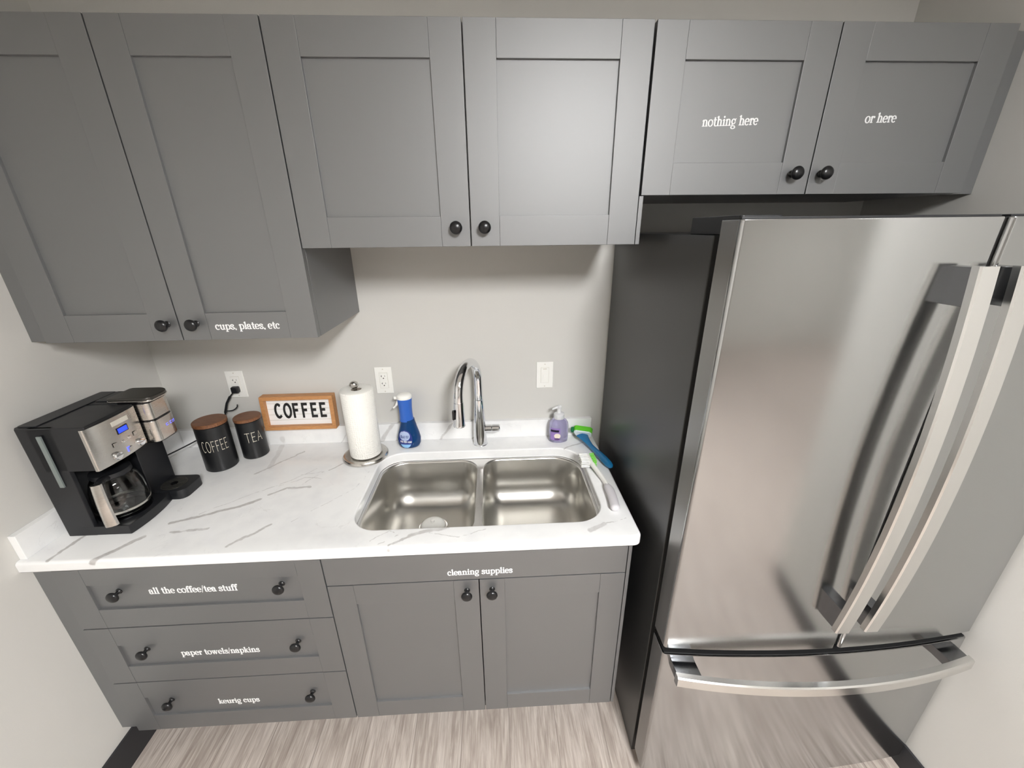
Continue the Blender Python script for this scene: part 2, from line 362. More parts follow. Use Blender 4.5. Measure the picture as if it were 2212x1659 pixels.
# ------------------------------------------------------------------ lettering drawn with a pen
def arc(cx, cy, rx, ry, a0, a1, n=12):
    return [(cx + rx * math.cos(math.radians(a0 + (a1 - a0) * i / n)), cy + ry * math.sin(math.radians(a0 + (a1 - a0) * i / n))) for i in range(n + 1)]
def sf(x, y, w=.22): return ('t', [(x - w, y), (x + w, y)])
def flag(x, y): return ('t', [(x - .22, y - .12), (x + .02, y - .0)])
GL = { # lower case serif: advance, strokes ('n' = broad nib, 't' = thin)
 'c': (.86, [('n', arc(.46, .5, .36, .5, 48, 312)), ('d', (.70, .80))]),
 'e': (.92, [('n', arc(.46, .5, .37, .5, 4, 316)), ('t', [(.12, .53), (.80, .53)])]),
 'o': (1.0, [('n', arc(.5, .5, .4, .5, 0, 360, 20))]),
 'a': (.96, [('n', arc(.38, .72, .27, .28, 170, 0) + [(.65, .2), (.70, .06), (.88, .04)]), ('n', [(.65, .58)] + arc(.38, .29, .28, .28, 90, 300)), ('d', (.16, .74))]),
 'l': (.56, [('n', [(.28, 1.5), (.28, .02)]), sf(.28, .05), flag(.28, 1.46)]),
 'h': (1.14, [('n', [(.28, 1.5), (.28, .02)]), sf(.28, .05), flag(.28, 1.46), ('n', [(.28, .6)] + arc(.58, .66, .28, .34, 150, 0) + [(.86, .02)]), sf(.86, .05)]),
 'n': (1.14, [('n', [(.28, 1.0), (.28, .02)]), sf(.28, .05), flag(.28, .97), ('n', [(.28, .6)] + arc(.58, .66, .28, .34, 150, 0) + [(.86, .02)]), sf(.86, .05)]),
 'u': (1.14, [('n', [(.28, 1.0), (.28, .36)] + arc(.56, .34, .28, .34, 180, 320)), flag(.28, .97), ('n', [(.86, 1.0), (.86, .02)]), flag(.86, .97), ('t', [(.86, .05), (1.08, .05)])]),
 'r': (.80, [('n', [(.28, 1.0), (.28, .02)]), sf(.28, .05), flag(.28, .97), ('n', [(.28, .58)] + arc(.58, .66, .27, .32, 150, 60)), ('d', (.70, .86))]),
 't': (.68, [('n', [(.32, 1.32), (.32, .3)] + arc(.52, .28, .2, .26, 180, 300)), ('t', [(.06, .96), (.62, .96)])]),
 'i': (.56, [('n', [(.28, 1.0), (.28, .02)]), sf(.28, .05), flag(.28, .97), ('d', (.28, 1.36))]),
 'k': (1.06, [('n', [(.28, 1.5), (.28, .02)]), sf(.28, .05), flag(.28, 1.46), ('t', [(.28, .42), (.76, .94)]), ('n', [(.46, .6), (.90, .04)]), sf(.78, .95, .16), sf(.88, .05, .16)]),
 'p': (1.10, [('n', [(.28, 1.0), (.28, -.44)]), sf(.28, -.43), flag(.28, .97), ('n', [(.28, .7)] + arc(.60, .5, .38, .48, 130, -150, 16))]),
 's': (.82, [('n', [(.66, .78)] + arc(.41, .75, .26, .25, 30, 200) + arc(.41, .25, .30, .25, 30, -160)), ('d', (.66, .80)), ('d', (.14, .2))]),
 'f': (.66, [('n', [(.30, .02), (.30, 1.15)] + arc(.54, 1.18, .24, .30, 170, 50)), ('t', [(.06, .95), (.62, .95)]), sf(.30, .05), ('d', (.68, 1.38))]),
 'g': (1.02, [('n', arc(.46, .62, .32, .38, 0, 360, 18)), ('n', [(.28, .26), (.2, .08), (.42, -.02), (.72, -.08), (.82, -.24)] + arc(.46, -.26, .36, .22, 0, -180) + [(.14, -.12), (.34, -.02)]), ('t', [(.70, .92), (.92, 1.02)])]),
 'w': (1.50, [('n', [(.2, .98), (.46, .04)]), ('t', [(.46, .04), (.74, .96)]), ('n', [(.70, .98), (.98, .04)]), ('t', [(.98, .04), (1.28, .96)]), sf(.2, .96, .2), sf(.72, .96, .18), sf(1.28, .96, .18)]),
 '/': (.56, [('t', [(.08, -.1), (.50, 1.5)])]),
 ',': (.46, [('n', [(.18, .14), (.26, -.12)])]), '.': (.4, [('d', (.2, .1))]), ' ': (.5, []),
 # capitals for single-line lettering, height 1
 'C': (.72, [('n', arc(.40, .5, .32, .5, 55, 305))]), 'O': (.80, [('n', arc(.40, .5, .34, .5, 0, 360, 22))]),
 'F': (.62, [('n', [(.12, 1), (.12, 0)]), ('n', [(.12, .97), (.56, .97)]), ('n', [(.12, .52), (.48, .52)])]),
 'E': (.64, [('n', [(.12, 1), (.12, 0)]), ('n', [(.12, .97), (.58, .97)]), ('n', [(.12, .52), (.50, .52)]), ('n', [(.12, .03), (.58, .03)])]),
 'T': (.66, [('n', [(.33, 1), (.33, 0)]), ('n', [(.02, .97), (.64, .97)])]),
 'A': (.70, [('n', [(.05, 0), (.35, 1), (.65, 0)]), ('n', [(.16, .34), (.54, .34)])]),
 'D': (.76, [('n', [(.12, 0), (.12, 1)]), ('n', [(.12, .97)] + arc(.3, .5, .38, .47, 80, -80) + [(.12, .03)])]),
 'W': (1.0, [('n', [(.03, 1), (.27, 0), (.5, .85), (.73, 0), (.97, 1)])]), 'N': (.78, [('n', [(.12, 0), (.12, 1), (.66, 0), (.66, 1)])]),
 'P': (.68, [('n', [(.12, 0), (.12, 1)]), ('n', [(.12, .97), (.35, .97)] + arc(.35, .72, .26, .25, 90, -90) + [(.12, .47)])]),
 'R': (.72, [('n', [(.12, 0), (.12, 1)]), ('n', [(.12, .97), (.35, .97)] + arc(.35, .72, .26, .25, 90, -90) + [(.12, .47)]), ('n', [(.34, .47), (.66, 0)])]),
 'S': (.66, [('n', arc(.33, .75, .26, .25, 30, 250) + arc(.33, .25, .28, .25, 70, -150))]),
 'H': (.76, [('n', [(.12, 0), (.12, 1)]), ('n', [(.64, 0), (.64, 1)]), ('n', [(.12, .5), (.64, .5)])]),
}
def lettering(text, fmap, thick, thin, track=0.0, th=0.01):
    """fmap(s, t, d) -> point in inches; s along the line, t up, d out of the surface"""
    b = bmesh.new(); x = 0; cnt = [0]
    def ribbon(pts, wf):
        cnt[0] += 1; up = th + (cnt[0] % 4) * .0025
        pts = [Vector(p) for p in pts]; N = len(pts)
        if N == 2: pts = [pts[0].lerp(pts[1], i / 3) for i in range(4)]; N = 4
        L, R = [], []
        for i in range(N):
            tg = pts[min(i + 1, N - 1)] - pts[max(i - 1, 0)]
            if tg.length < 1e-6: tg = Vector((0, 1))
            tg.normalize(); w = wf(tg) / 2; nn = Vector((-tg.y, tg.x))
            e = tg * (thin * 0.35) * (-1 if i == 0 else 1 if i == N - 1 else 0)
            L.append(pts[i] + nn * w + e); R.append(pts[i] - nn * w + e)
        f = lambda p, d: b.verts.new(fmap(p.x, p.y, d))
        a0 = [f(p, 0) for p in L]; a1 = [f(p, up) for p in L]; c0 = [f(p, 0) for p in R]; c1 = [f(p, up) for p in R]
        for i in range(N - 1):
            b.faces.new((a1[i], a1[i + 1], c1[i + 1], c1[i])); b.faces.new((a0[i], a0[i + 1], a1[i + 1], a1[i])); b.faces.new((c1[i], c1[i + 1], c0[i + 1], c0[i]))
        b.faces.new((a0[0], a1[0], c1[0], c0[0])); b.faces.new((a0[-1], c0[-1], c1[-1], a1[-1]))
    for ch in text:
        adv, st = GL[ch]
        for kind, g in st:
            if kind == 'd':
                r = thick * 0.62; ring = [(x + g[0] + r * math.cos(k * math.pi / 5), g[1] + r * math.sin(k * math.pi / 5)) for k in range(10)]
                b.faces.new([b.verts.new(fmap(p[0], p[1], th + .011)) for p in ring])
            else:
                pts = [(x + p[0], p[1]) for p in g]
                ribbon(pts, (lambda tg: thin) if kind == 't' else (lambda tg: thin + (thick - thin) * abs(tg.y) ** 1.2))
        x += adv + track
    bmesh.ops.recalc_face_normals(b, faces=b.faces[:])
    return MB().join(b), x - track
def text_width(text, track=0.0): return sum(GL[c][0] + track for c in text) - track
def flat_text(text, x0, x1, z, h, y, thick=.27, thin=.125, tilt=0.0, track=0.0, th=0.012):
    k = (x1 - x0) / text_width(text, track)
    return lettering(text, lambda s, t_, d: Vector((x0 + s * k, y - d, z + t_ * h + s * k * tilt)), thick, thin, track, th)[0]

# ------------------------------------------------------------------ room
XL, XR, YB, ZC = -4.3, 102.9, -270.0, 103.5
ZF = -FZ
XF, YE = 250.0, -68.0      # the room is wider behind the viewer: the right wall ends at YE
struct(MB().box(XL - 4, XF + 4, YB - 4, 4, ZF - 2, ZF).build('floor', 'floor', smooth=0))
struct(MB().box(XL - 4, XF + 4, YB - 4, 4, ZC, ZC + 2).build('ceiling', 'ceiling', smooth=0))
struct(MB().box(XL - 4, XR + 4, 0, 4, ZF, ZC).build('wall_back', 'wall', smooth=0))
struct(MB().box(XL - 4, XL, YB, 0, ZF, ZC).build('wall_left', 'wall', smooth=0))
struct(MB().box(XR, XR + 5, YE, 0, ZF, ZC).build('wall_right', 'wall', smooth=0))
struct(MB().box(XL - 4, XF + 4, YB - 4, YB, ZF, ZC).build('wall_front', 'wall', smooth=0))
struct(MB().box(XF, XF + 4, YB, YE, ZF, ZC).build('wall_far', 'wall', smooth=0))
struct(MB().box(XR + 5, XF + 4, YE, YE + 5, ZF, ZC).build('wall_return', 'wall', smooth=0))
struct(MB().box(XL, XL + .35, YB, -20.95, ZF, 4.3, .06).build('baseboard_left', 'baseboard'))
bb = MB().box(XR - .35, XR, YE - .35, 0, ZF, 3.3, .06); bb.box(XR - .35, XF, YE - .35, YE, ZF, 3.3, .06)
struct(bb.build('baseboard_right', 'baseboard'))

def ceiling_light(x, y, sx, sy, m, label):
    o = thing('ceiling_light', label, 'light', (x, y, ZC))
    f = MB()
    for a in ((x - sx, x + sx, y - sy - .8, y - sy), (x - sx, x + sx, y + sy, y + sy + .8), (x - sx - .8, x - sx, y - sy - .8, y + sy + .8), (x + sx, x + sx + .8, y - sy - .8, y + sy + .8)):
        f.box(*a, ZC - .8, ZC, .1)
    f.build('frame', 'white_plastic', o)
    MB().box(x - sx, x + sx, y - sy, y + sy, ZC - .5, ZC - .2).build('diffuser', m, o, smooth=0)
    return o
ceiling_light(73, -112, 9, 24, 'lamp', 'lit ceiling panel light nearer the fridge alcove')
ceiling_light(205, -190, 12, 24, 'fill_far', 'added fill light, out of view, in the open part of the room past the right wall')  # added, unseen: brightens the far room that the fridge doors reflect

# ------------------------------------------------------------------ cabinets
YU, ZT, ZL, ZM, ZR = -15.57, 87.34, 57.86, 67.6, 72.5
YB_, ZB = -25.34, 6.1
def shaker(x0, x1, z0, z1, yf, name, parent, rail=3.05, top=None, recess=0.32):
    top = top or rail
    m_ = MB(); g = .045
    x0 += .06; x1 -= .06
    for a, b_ in ((x0, x0 + rail), (x1 - rail, x1)): m_.box(a, b_, yf, yf + .8, z0, z1, g)
    m_.box(x0 + rail, x1 - rail, yf + .015, yf + .8, z1 - top, z1, g)
    m_.box(x0 + rail, x1 - rail, yf + .015, yf + .8, z0, z0 + rail, g)
    m_.box(x0 + rail - .05, x1 - rail + .05, yf + recess, yf + .7, z0 + rail - .05, z1 - top + .05)
    return m_.build(name, 'cabinet', parent)
def knob(x, z, yf, parent):
    prof = [(.36, -.02), (.36, .06), (.24, .14), (.19, .34), (.22, .55), (.50, .68), (.64, .82), (.66, .95), (.58, 1.10), (.38, 1.21), (.12, 1.26)]
    return MB().lathe([(r, h) for r, h in prof], (x, yf, z), 'y', 28).build('knob', 'knob', parent, 50, 'round black knob')

# left tall wall cabinet
c1 = thing('wall_cabinet', 'tall grey wall cabinet at the left wall, hanging lowest, above the coffee maker', 'cabinet', (13, -7, ZL))
MB().box(-1.9, 28.1, YU + .86, -.02, ZL, ZT - .05, .03).build('body', 'carcass', c1)
MB().box(XL + .02, -1.95, -14.75, -13.9, ZL, ZT - .05, .03).build('filler_strip', 'cabinet', c1)
d = shaker(-1.94, 13.08, ZL, ZT, YU, 'door', c1); knob(11.85, 59.75, YU, d)
d = shaker(13.08, 28.14, ZL, ZT, YU, 'door', c1); knob(14.98, 59.75, YU, d)
flat_text('cups, plates, etc', 16.95, 24.05, 59.02, .55, YU + .012).build('lettering', 'vinyl', d, 0, 'white words cups, plates, etc')
# middle wall cabinet
c2 = thing('wall_cabinet', 'grey wall cabinet above the sink with two blank doors', 'cabinet', (46, -7, ZM))
MB().box(28.2, 64.1, YU + .86, -.02, ZM, ZT - .05, .03).build('body', 'carcass', c2)
d = shaker(28.14, 46.16, ZM, ZT, YU, 'door', c2); knob(44.68, 69.5, YU, d)
d = shaker(46.16, 64.15, ZM, ZT, YU, 'door', c2); knob(47.68, 69.5, YU, d)
MB().box(64.16, 64.62, YU + .02, -.02, ZM, ZR - .06, .04).build('end_panel', 'cabinet', c2)
# right wall cabinet
c3 = thing('wall_cabinet', 'short grey wall cabinet above the fridge, lettered nothing here', 'cabinet', (82, -7, ZR))
MB().box(64.3, 100, YU + .86, -.02, ZR, ZT - .05, .03).build('body', 'carcass', c3)
MB().box(100.05, XR - .02, -14.1, -13.2, ZR, ZT - .05, .03).build('filler_strip', 'cabinet', c3)
d = shaker(64.28, 82.24, ZR, ZT, YU, 'door', c3); knob(80.3, 74.45, YU, d)
flat_text('nothing here', 70.0, 75.8, 78.82, .57, YU + .312, tilt=.03).build('lettering', 'vinyl', d, 0, 'white words nothing here')
d = shaker(82.24, 100.0, ZR, ZT, YU, 'door', c3); knob(83.45, 74.45, YU, d)
flat_text('or here', 87.08, 90.4, 79.15, .57, YU + .312, tilt=.02).build('lettering', 'vinyl', d, 0, 'white words or here')

# drawer base
c4 = thing('base_cabinet', 'grey base cabinet with three drawers under the left of the countertop', 'cabinet', (13, -12, ZF))
MB().box(-1.4, 27.85, YB_ + .86, -.02, 5.9, 34.4, .03).build('body', 'carcass', c4)
MB().box(XL + .02, -1.45, -24.6, -23.8, 5.75, 34.4, .03).build('filler_strip', 'cabinet', c4)
MB().box(XL + .37, 27.85, -20.9, -.5, ZF, 5.88).build('toe_kick', 'kick', c4)
for z0, z1, tz, xa, xb, tx in ((25.46, 34.42, 30.2, 7.65, 17.6, 'all the coffee/tea stuff'), (15.76, 25.32, 19.78, 8.15, 17.7, 'paper towels/napkins'), (ZB, 15.62, 10.25, 10.17, 15.5, 'keurig cups')):
    d = shaker(-1.46, 27.91, z0, z1, YB_, 'drawer', c4, 2.9, 2.3 if z1 > 34 else 2.95)
    zk = {30.2: 30.85, 19.78: 21.28, 10.25: 11.62}[tz]
    knob(4.43, zk, YB_ + .32, d); knob(22.75, zk, YB_ + .32, d)
    flat_text(tx, xa, xb, tz, .63, YB_ + .312, tilt=-.006).build('lettering', 'vinyl', d, 0, 'white words ' + tx.replace('/', ' or '))
# sink base
c5 = thing('base_cabinet', 'grey two-door base cabinet under the sink, lettered cleaning supplies', 'cabinet', (46, -12, ZF))
b_ = MB(); b_.box(27.95, 28.6, YB_ + .86, -.02, 5.9, 34.4); b_.box(62.85, 63.5, YB_ + .86, -.02, 5.9, 34.4); b_.box(28.6, 62.85, YB_ + .86, -.02, 5.9, 6.6)
b_.box(28.6, 62.85, -.6, -.02, 6.6, 34.4); b_.box(28.6, 62.85, YB_ + .86, YB_ + 1.6, 29.5, 34.4)
b_.build('body', 'carcass', c5)
MB().box(27.9, 63.5, -20.9, -.5, ZF, 5.88).build('toe_kick', 'kick', c5)
fp = MB().box(27.97, 63.47, YB_, YB_ + .8, 30.44, 34.42, .05).build('false_front', 'cabinet', c5)
flat_text('cleaning supplies', 42.12, 49.8, 31.22, .58, YB_ - .002).build('lettering', 'vinyl', fp, 0, 'white words cleaning supplies')
d = shaker(27.91, 45.77, ZB, 30.3, YB_, 'door', c5, 3.0); knob(44.3, 28.75, YB_, d)
d = shaker(45.77, 63.53, ZB, 30.3, YB_, 'door', c5, 3.0); knob(47.3, 28.75, YB_, d)
MB().box(63.56, 63.98, YB_ + .02, -.02, ZB, 34.42, .04).build('end_panel', 'cabinet', c5)

# ------------------------------------------------------------------ countertop
ct = thing('countertop', 'white veined quartz countertop with low backsplash and a sink cutout', 'countertop', (30, -12, 34.5))
b = bmesh.new()
def ring(lp, z): return [b.verts.new((x, y, z)) for x, y in lp]
def off_outer(o): return rrect(XL + .02, 64.95 - o, -25.6 + o, -.02, (.05, .05, .05, .9), 6)
def off_hole(o): return rrect(30.25 - o, 61.55 + o, -22.55 - o, -4.95 + o, (4.2 + o, 3.6 + o, 3.4 + o, 3.6 + o), 10)
def sweep(f, zs, flip):
    rings = [ring(f(o), z) for o, z in zs]
    for a, c in zip(rings, rings[1:]):
        n = len(a)
        for i in range(n):
            q = (a[i], a[(i + 1) % n], c[(i + 1) % n], c[i]); b.faces.new(q if flip else q[::-1])
    return rings
R_ = .34
qc = [(R_ * (1 - math.sin(k * math.pi / 10)), 36 - R_ * (1 - math.cos(k * math.pi / 10))) for k in range(6)]
outer = sweep(off_outer, qc + [(0, 34.8)] + [(.12, 34.62), (.3, 34.5)], False)
hc = [(.22 * (1 - math.sin(k * math.pi / 10)), 36 - .22 * (1 - math.cos(k * math.pi / 10))) for k in range(6)]
hole = sweep(off_hole, hc + [(0, 34.62)], True)
def loop_edges(r): return [b.edges.get((r[i], r[(i + 1) % len(r)])) for i in range(len(r))]
bmesh.ops.triangle_fill(b, use_beauty=True, use_dissolve=False, edges=loop_edges(outer[0]) + loop_edges(hole[0]))
b.edges.ensure_lookup_table()
# underside in the same way, joined down to the hole
for v in hole[-1]: v.co.z = 34.5
bmesh.ops.triangle_fill(b, use_beauty=True, use_dissolve=False, edges=loop_edges(outer[-1]) + loop_edges(hole[-1]))
bmesh.ops.recalc_face_normals(b, faces=b.faces[:])
MB().join(b).build('slab', 'quartz', ct, 30)
MB().box(XL + .84, 64.6, -.8, -.02, 36.0, 39.12, .06).build('backsplash', 'quartz', ct)
MB().box(XL + .02, XL + .82, -25.0, -.02, 36.0, 39.12, .06).build('side_splash', 'quartz', ct)

# ------------------------------------------------------------------ sink
sk = thing('double_sink', 'double-bowl stainless steel undermount sink set into the white countertop', 'sink', (46, -14, 26))
RIMZ = 34.44
def bowl(x0, x1, y0, y1, zf, name, rr):
    loops = []
    prof = [(-.25, RIMZ - .0), (0, RIMZ - .06), (.12, RIMZ - .3), (.2, zf + 3.2)]
    for k in range(1, 8):
        a = k * math.pi / 2 / 7; prof.append((.2 + 2.6 * (1 - math.cos(a)), zf + 2.6 + .6 - (2.6 + .6) * math.sin(a)))
    for o, z in prof:
        loops.append(z_(rrect(x0 + o, x1 - o, y0 + o, y1 - o, tuple(max(q - o * .55, .6) for q in rr), 8), z))
    m_ = MB().loft(loops, True, (False, True))
    bm_ = m_.bm
    bmesh.ops.reverse_faces(bm_, faces=bm_.faces[:])
    cx, cy = (x0 + x1) / 2, -11.4
    return m_.build(name, 'sink', sk, 60), cx, cy
YS0, YS1 = -22.3, -5.2
bowls = []
for x0, x1, rr in ((30.55, 45.25, (2.6, 3.6, 3.4, 2.6)), (46.1, 61.3, (4.2, 2.6, 2.6, 3.6))):
    o, cx, cy = bowl(x0, x1, YS0, YS1, 26.6, 'bowl', rr); bowls.append(o)
    cx += .3
    if cx > 45: cy = -16.2
    prof = [(2.15, 26.72), (2.0, 26.78), (1.75, 26.74), (1.5, 26.62)]
    dr = MB().lathe(prof, (cx, cy, 0), 'z', 32, cap=(False, True)).build('drain', 'rim', sk, 60, 'steel drain ring')
    if cx < 45: MB().lathe([(1.85, 26.75), (1.85, 26.95), (1.7, 27.15), (1.2, 27.4), (.5, 27.5), (.3, 27.55), (.28, 27.9), (.1, 28.0)], (cx, cy, 0), 'z', 28).build('stopper', 'white_plastic', sk, 40, 'white round sink stopper')
b = bmesh.new()   # flange and divider top
o1 = ring(rrect(29.6, 62.2, YS0 - .9, YS1 + .95, 3.9, 10), RIMZ)
h1 = ring(rrect(30.55, 45.25, YS0, YS1, (2.6, 3.6, 3.4, 2.6), 8), RIMZ); h2 = ring(rrect(46.1, 61.3, YS0, YS1, (4.2, 2.6, 2.6, 3.6), 8), RIMZ)
for r in (o1, h1, h2):
    for i in range(len(r)): b.edges.new((r[i], r[(i + 1) % len(r)]))
bmesh.ops.triangle_fill(b, use_beauty=True, use_dissolve=False, edges=b.edges[:])
bmesh.ops.recalc_face_normals(b, faces=b.faces[:])
if b.faces[:][0].normal.z < 0: bmesh.ops.reverse_faces(b, faces=b.faces[:])
MB().join(b).build('rim', 'rim', sk, 0)

# ------------------------------------------------------------------ faucet
fx, fy = 45.65, -2.72
fa = thing('kitchen_faucet', 'chrome pull-down kitchen faucet with arched spout behind the sink', 'faucet', (fx, fy, 36))
MB().lathe([(1.18, 36.0), (1.2, 36.08), (1.12, 36.2), (1.08, 37.2), (1.04, 38.6), (.94, 40.6), (.80, 42.8), (.74, 44.0), (.70, 44.02), (.70, 44.1)], (fx, fy, 0), 'z', 40).build('base', 'chrome', fa)
dx, dy = 43.15 - fx, -9.9 - fy
L_ = math.hypot(dx, dy); ux, uy = dx / L_, dy / L_; rad = L_ / 2
pts = [(fx, fy, 44.05), (fx, fy, 45.6), (fx, fy, 47.0)]
for k in range(1, 20):
    a = math.pi * k / 20; s_ = rad - rad * math.cos(a)
    pts.append((fx + ux * s_, fy + uy * s_, 47.3 + 3.9 * math.sin(a)))
pts += [(43.15, -9.9, 47.2), (43.15, -9.9, 46.7)]
MB().tube(pts, [.70, .68] + [.66] * (len(pts) - 2), 24).build('spout', 'chrome', fa)
sh_ = MB().tube([(43.15, -9.9, 46.66), (43.14, -9.95, 45.6), (43.12, -10.05, 44.2), (43.1, -10.15, 43.3), (43.1, -10.15, 43.15)], [.70, .72, .78, .86, .84], 28).build('spray_head', 'chrome', fa)
MB().box(42.20, 42.55, -10.75, -10.2, 44.3, 45.7, .12, 3).build('button', 'black_gloss', sh_, label='black spray button')
MB().lathe([(.60, 46.6 - 46.6), (.60, 1.0), (.55, 1.04), (.52, 1.12), (.58, 1.16), (.62, 1.25), (.62, 2.25), (.5, 2.4)], (fx + .85, fy - .1, 38.85), 'x', 28).build('handle', 'chrome', fa)
MB().lathe([(.17, 0), (.17, .05)], (fx + 3.22, fy - .25, 38.72), 'x', 12).build('screw_cap', 'black_gloss', fa)

# ------------------------------------------------------------------ outlets and switch
def plate(x, z, kind):
    lab = {'a': 'white duplex outlet behind the black canisters with a plug in it', 'b': 'white duplex outlet above the blue spray bottle, nothing plugged in', 's': 'white wall switch above the purple soap, next to the fridge'}[kind]
    o = thing('wall_switch' if kind == 's' else 'wall_outlet', lab, 'switch' if kind == 's' else 'outlet', (x, 0, z))
    MB().box(x - 1.375, x + 1.375, -.22, -.01, z - 2.25, z + 2.25, .1, 3).build('cover_plate', 'white_plastic', o)
    MB().box(x - .68, x + .68, -.25, -.2, z - 1.33, z + 1.33, .03).build('surround', 'label_plate', o)
    MB().box(x - .645, x + .645, -.31, -.2, z - 1.295, z + 1.295, .05).build('insert', 'white_plastic', o)
    for s_ in (-1, 1): MB().lathe([(.1, 0), (.1, .015)], (x, -.22, z + s_ * 1.9), 'y', 10).build('screw', 'label_plate', o)
    if kind == 's':
        MB().box(x - .36, x + .36, -.37, -.3, z - .95, z + .95, .04).build('rocker', 'white_plastic', o)
        MB().box(x - .28, x + .28, -.44, -.36, z - .55, z + .2, .05).build('button', 'white_plastic', o)
        MB().box(x - .3, x + .3, -.33, -.3, z + 1.05, z + 1.16).build('indicator', 'label_plate', o)
    else:
        for s_ in (.62, -.62):
            sl = MB()
            sl.box(x - .30, x - .23, -.318, -.3, z + s_ - .02, z + s_ + .30); sl.box(x - .40, x - .30, -.318, -.3, z + s_ + .10, z + s_ + .17)
            sl.box(x + .21, x + .27, -.318, -.3, z + s_ + .02, z + s_ + .28)
            sl.lathe([(.1, 0), (.1, .012)], (x + .0, -.307, z + s_ - .22), 'y', 12)
            sl.build('sockets', 'white_line', o)
    return o
plate(7.2, 46.72, 'a'); plate(30.41, 46.74, 'b'); plate(56.5, 46.92, 's')

# ------------------------------------------------------------------ fridge
fr = thing('refrigerator', 'tall stainless steel french-door fridge with bottom freezer drawer on the right', 'refrigerator', (84.6, -16, ZF))
FX0, FX1, FXM = 66.4, 102.5, 85.45
def bowy(x): return -31.35 - 1.1 * (1 - ((x - 84.65) / 18.25) ** 2)
MB().box(FX0, FX1 - .05, -27.85, -.4, ZF, 68.66, .12).build('case', 'fridge_side', fr, label='dark grey painted case')
MB().box(FX0 + .7, FX1 - .7, -28.7, -27.8, 1.0, 68.5).build('gasket', 'gap', fr)
def door(x0, x1, z0, z1, name):
    n = 14; front = [(x0 + (x1 - x0) * i / n, bowy(x0 + (x1 - x0) * i / n)) for i in range(n + 1)]
    r = .42
    fl = [(x0 + r * (1 - math.cos(a)), front[0][1] - .04 + r * (1 - math.sin(a))) for a in (0, .26, .52, .78, 1.05, 1.3)]
    fr_ = [(x1 - r * (1 - math.cos(a)), front[-1][1] - .04 + r * (1 - math.sin(a))) for a in (1.3, 1.05, .78, .52, .26, 0)]
    out = [(x0, -28.6)] + fl + [p for p in front if x0 + r < p[0] < x1 - r] + fr_ + [(x1, -28.6)]
    o = MB().prism(out, z0, z1, .1, 2).build(name, 'fridge', fr, 40)
    o.data.materials.append(M['fridge_edge'])
    for f in o.data.polygons:
        if abs(f.normal.x) > .98 and f.area > .005: f.material_index = 1
    return o
ld = door(FX0, FXM - .2, 25.4, 69.8, 'door'); rd = door(FXM + .2, FX1, 25.4, 69.8, 'door')
fd = door(FX0, FX1, 1.6, 24.4, 'freezer_drawer')
MB().box(FX0 + .3, FX1 - .3, -29.3, -28.0, 24.3, 25.5).build('gap_strip', 'gap', fr)
MB().box(FXM - .8, FXM + .8, -29.0, -28.2, 25.5, 69.5).build('mullion', 'gap', fr)
MB().box(FX0 + .1, FX1 - .1, -27.8, -26.5, ZF, 1.5).build('kick_plate', 'gap', fr)
def vbar(xa, xb, dr):
    loops = []
    for i in range(25):
        z = 30.2 + (66.5 - 30.2) * i / 24; yf = -34.2 - 1.1 * (1 - ((z - 48.35) / 18.15) ** 2)
        c_ = .12
        loops.append([Vector(p) for p in ((xa + c_, yf, z), (xb - c_, yf, z), (xb, yf + c_, z), (xb, yf + .62, z), (xa, yf + .62, z), (xa, yf + c_, z))])
    h = MB().loft(loops).build('handle', 'fridge_handle', dr, 25)
    yd = bowy((xa + xb) / 2) + .1
    for z0, z1 in ((63.6, 66.4), (30.3, 33.1)):
        MB().box(xa + .12, xb - .12, -33.95, yd, z0, z1, .08).build('handle_mount', 'dark_chrome', h)
vbar(82.55, 84.05, ld); vbar(85.65, 87.15, rd)
loops = []
for i in range(29):
    x = 67.2 + (100.9 - 67.2) * i / 28; yf = -33.75 - 1.85 * (1 - ((x - 84.05) / 16.85) ** 2); c_ = .14
    loops.append([Vector(p) for p in ((x, yf, 22.55 + c_), (x, yf, 23.95 - c_), (x, yf + c_, 23.95), (x, yf + .7, 23.95), (x, yf + .7, 22.55), (x, yf + c_, 22.55))])
h = MB().loft(loops).build('handle', 'fridge_handle', fd, 25)
for x0, x1 in ((67.3, 69.9), (98.2, 100.8)): MB().box(x0, x1, -33.62, bowy((x0 + x1) / 2) + .15, 22.7, 23.85, .08).build('handle_mount', 'dark_chrome', h)
for x0, x1 in ((66.9, 70.2), (98.6, 101.9)):
    hg = MB().prism(rrect(x0, x1, -30.3, -22.4, .3, 4), 68.66, 70.1, .1).build('hinge_cover', 'black', fr)
for d_, x0, x1 in ((ld, FX0, FXM - .2), (rd, FXM + .2, FX1)):
    MB().prism([(x0 + .15, -28.4)] + [(x0 + .15 + (x1 - x0 - .3) * i / 10, bowy(x0 + (x1 - x0) * i / 10) + .3) for i in range(11)] + [(x1 - .15, -28.4)], 69.78, 69.95, .03).build('top_cap', 'black', d_)
MB().prism([(FX0 + .2, -28.4)] + [(FX0 + .2 + (FX1 - FX0 - .4) * i / 16, bowy(FX0 + (FX1 - FX0) * i / 16) + .2) for i in range(17)] + [(FX1 - .2, -28.4)], 24.38, 24.5, .03).build('top_cap', 'gap', fd)

